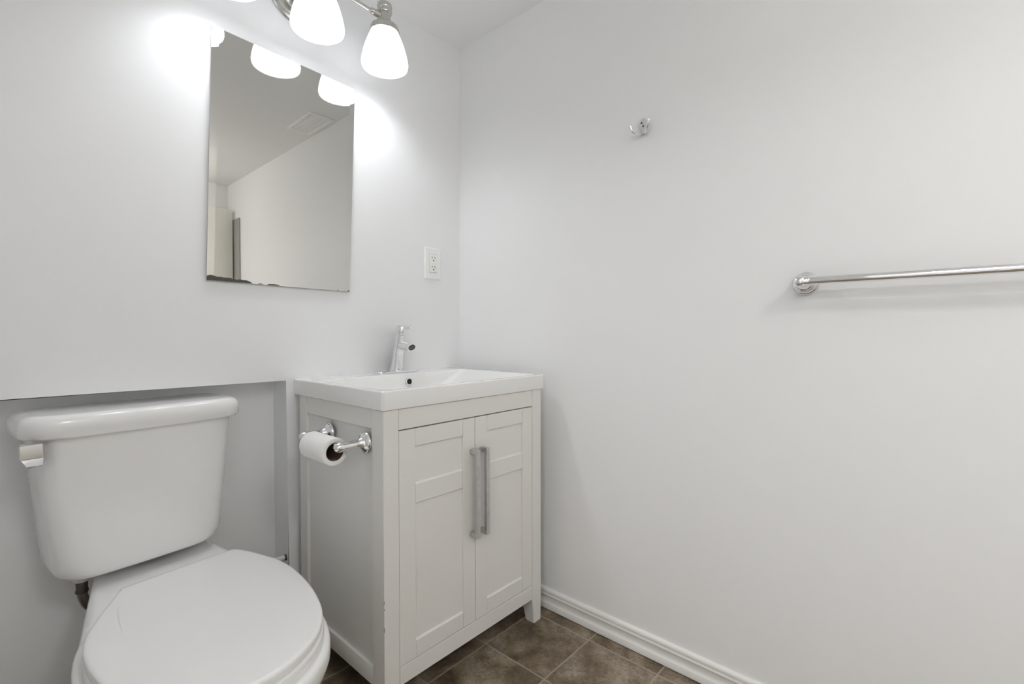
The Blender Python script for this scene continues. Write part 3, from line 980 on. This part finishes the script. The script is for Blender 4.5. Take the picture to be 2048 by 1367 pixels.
loft(bm, [seat_ring(0.985, 0.3835), seat_ring(1.004, 0.3850), seat_ring(1.006, 0.389), seat_ring(1.006, 0.397), seat_ring(1.000, 0.4015), seat_ring(0.985, 0.4025)])
obj('seat', bm, M['plastic'], t, smooth=50)
for hx in (-1.100, -0.965):
    bm = new()
    yy = -0.158 + (hx + 1.10) * 0.13
    box(bm, hx - 0.016, hx + 0.016, yy - 0.012, yy + 0.008, 0.3835, 0.4015, 0.004)
    obj('hinge', bm, M['plastic'], t)

# bowl: rim and front body, with a rear deck that carries the tank
def bowl_ring(a, bf, bb, cx, cy, z, p=2.25, n=64):
    out = []
    for k in range(n):
        q_ = 2 * PI * k / n
        c, s = math.cos(q_), math.sin(q_)
        x = a * math.copysign(abs(c) ** (2 / p), c)
        y = (bb if s > 0 else bf) * math.copysign(abs(s) ** (2 / p), s)
        out.append((cx + x, cy + y, z))
    return out
bm = new()
BXc = -1.042
loft(bm, [bowl_ring(0.185, 0.265, 0.29, BXc, -0.425, 0.3828),
          bowl_ring(0.192, 0.272, 0.30, BXc, -0.425, 0.3805),
          bowl_ring(0.1955, 0.275, 0.31, BXc, -0.425, 0.373),
          bowl_ring(0.1965, 0.274, 0.31, BXc, -0.425, 0.352),
          bowl_ring(0.190, 0.262, 0.30, BXc, -0.420, 0.318),
          bowl_ring(0.170, 0.232, 0.27, BXc, -0.405, 0.260),
          bowl_ring(0.142, 0.195, 0.28, BXc, -0.380, 0.190),
          bowl_ring(0.120, 0.165, 0.29, BXc, -0.360, 0.120),
          bowl_ring(0.112, 0.160, 0.30, BXc, -0.350, 0.060),
          bowl_ring(0.116, 0.168, 0.31, BXc, -0.350, 0.020),
          bowl_ring(0.120, 0.172, 0.312, BXc, -0.350, 0.0005)])
def deck(hw, y0, y1, z, r=0.03, fl=0.0):
    out = []
    for x, y, zz in rrect(-hw, hw, y0, y1, r, z):
        k = max(0.0, min(1.0, (-y - 0.08) / 0.16))
        out.append((BXc + 0.002 + x * (1 + fl * k), y + 0.10 * x, zz))
    return out
loft(bm, [deck(0.108, -0.26, 0.050, 0.4055, 0.02, 0.30), deck(0.113, -0.262, 0.055, 0.4045, 0.024, 0.36), deck(0.1165, -0.265, 0.058, 0.399, 0.026, 0.42),
          deck(0.1165, -0.27, 0.050, 0.370, 0.026, 0.50), deck(0.110, -0.28, 0.034, 0.320, 0.03, 0.50), deck(0.104, -0.30, 0.020, 0.24, 0.03, 0.45), deck(0.100, -0.30, -0.01, 0.12, 0.03, 0.2), deck(0.098, -0.30, -0.03, 0.0005, 0.03, 0.15)])
obj('bowl', bm, M['tank'], t, smooth=50)
bm = new()
lathe(bm, [(0, 0.403), (0.03, 0.403), (0.03, 0.430), (0, 0.430)], (-1.045, 0.02, 0), (0, 0, 1), 24)
obj('gasket', bm, M['black'], t)

# ------------------------------------------------------------------ water supply
t = thing('supply_hose', 'braided steel water hose hanging under the tank', 'hose', (-1.178, 0.015, 0.2))
hz = Vector((-1.180, 0.020, 0))
bm = new()
lathe(bm, [(0, 0.390), (0.0150, 0.390), (0.0165, 0.394), (0.0165, 0.4275), (0, 0.4275)], hz, (0, 0, 1), 10)
obj('coupling_nut', bm, M['pipe'], t, smooth=20)
bm = new()
lathe(bm, [(0, 0.362), (0.0118, 0.362), (0.0128, 0.366), (0.0110, 0.372), (0.0115, 0.388), (0.0100, 0.3915), (0, 0.3915)], hz, (0, 0, 1), 20)
obj('ferrule', bm, M['dark'], t)
bm = new()
P = spline([(hz.x, hz.y, 0.368), (hz.x + 0.002, hz.y, 0.350), (hz.x + 0.012, hz.y + 0.010, 0.322), (hz.x + 0.034, hz.y + 0.038, 0.294), (hz.x + 0.060, hz.y + 0.048, 0.271)], 8)
tube(bm, P, 0.0098, 16)
obj('braided_tube', bm, M['braid'], t)
t = thing('water_pipe', 'short white pipe coming out of the alcove side beside the toilet lid', 'pipe', (-0.80, 0.035, 0.27))
bm = new()
tube(bm, [(-0.7075, 0.020, 0.2785), (-0.82, 0.045, 0.276), (-1.0, 0.066, 0.273), (-1.118, 0.068, 0.270)], 0.0075, 16)
obj('tube', bm, M['pipe'], t)
bm = new()
lathe(bm, [(0, 0.0), (0.0088, 0.0), (0.0088, 0.005), (0, 0.005)], (-0.7073, 0.020, 0.2785), (-1, 0.02, 0), 18)
obj('pipe_collar', bm, M['dark'], t)
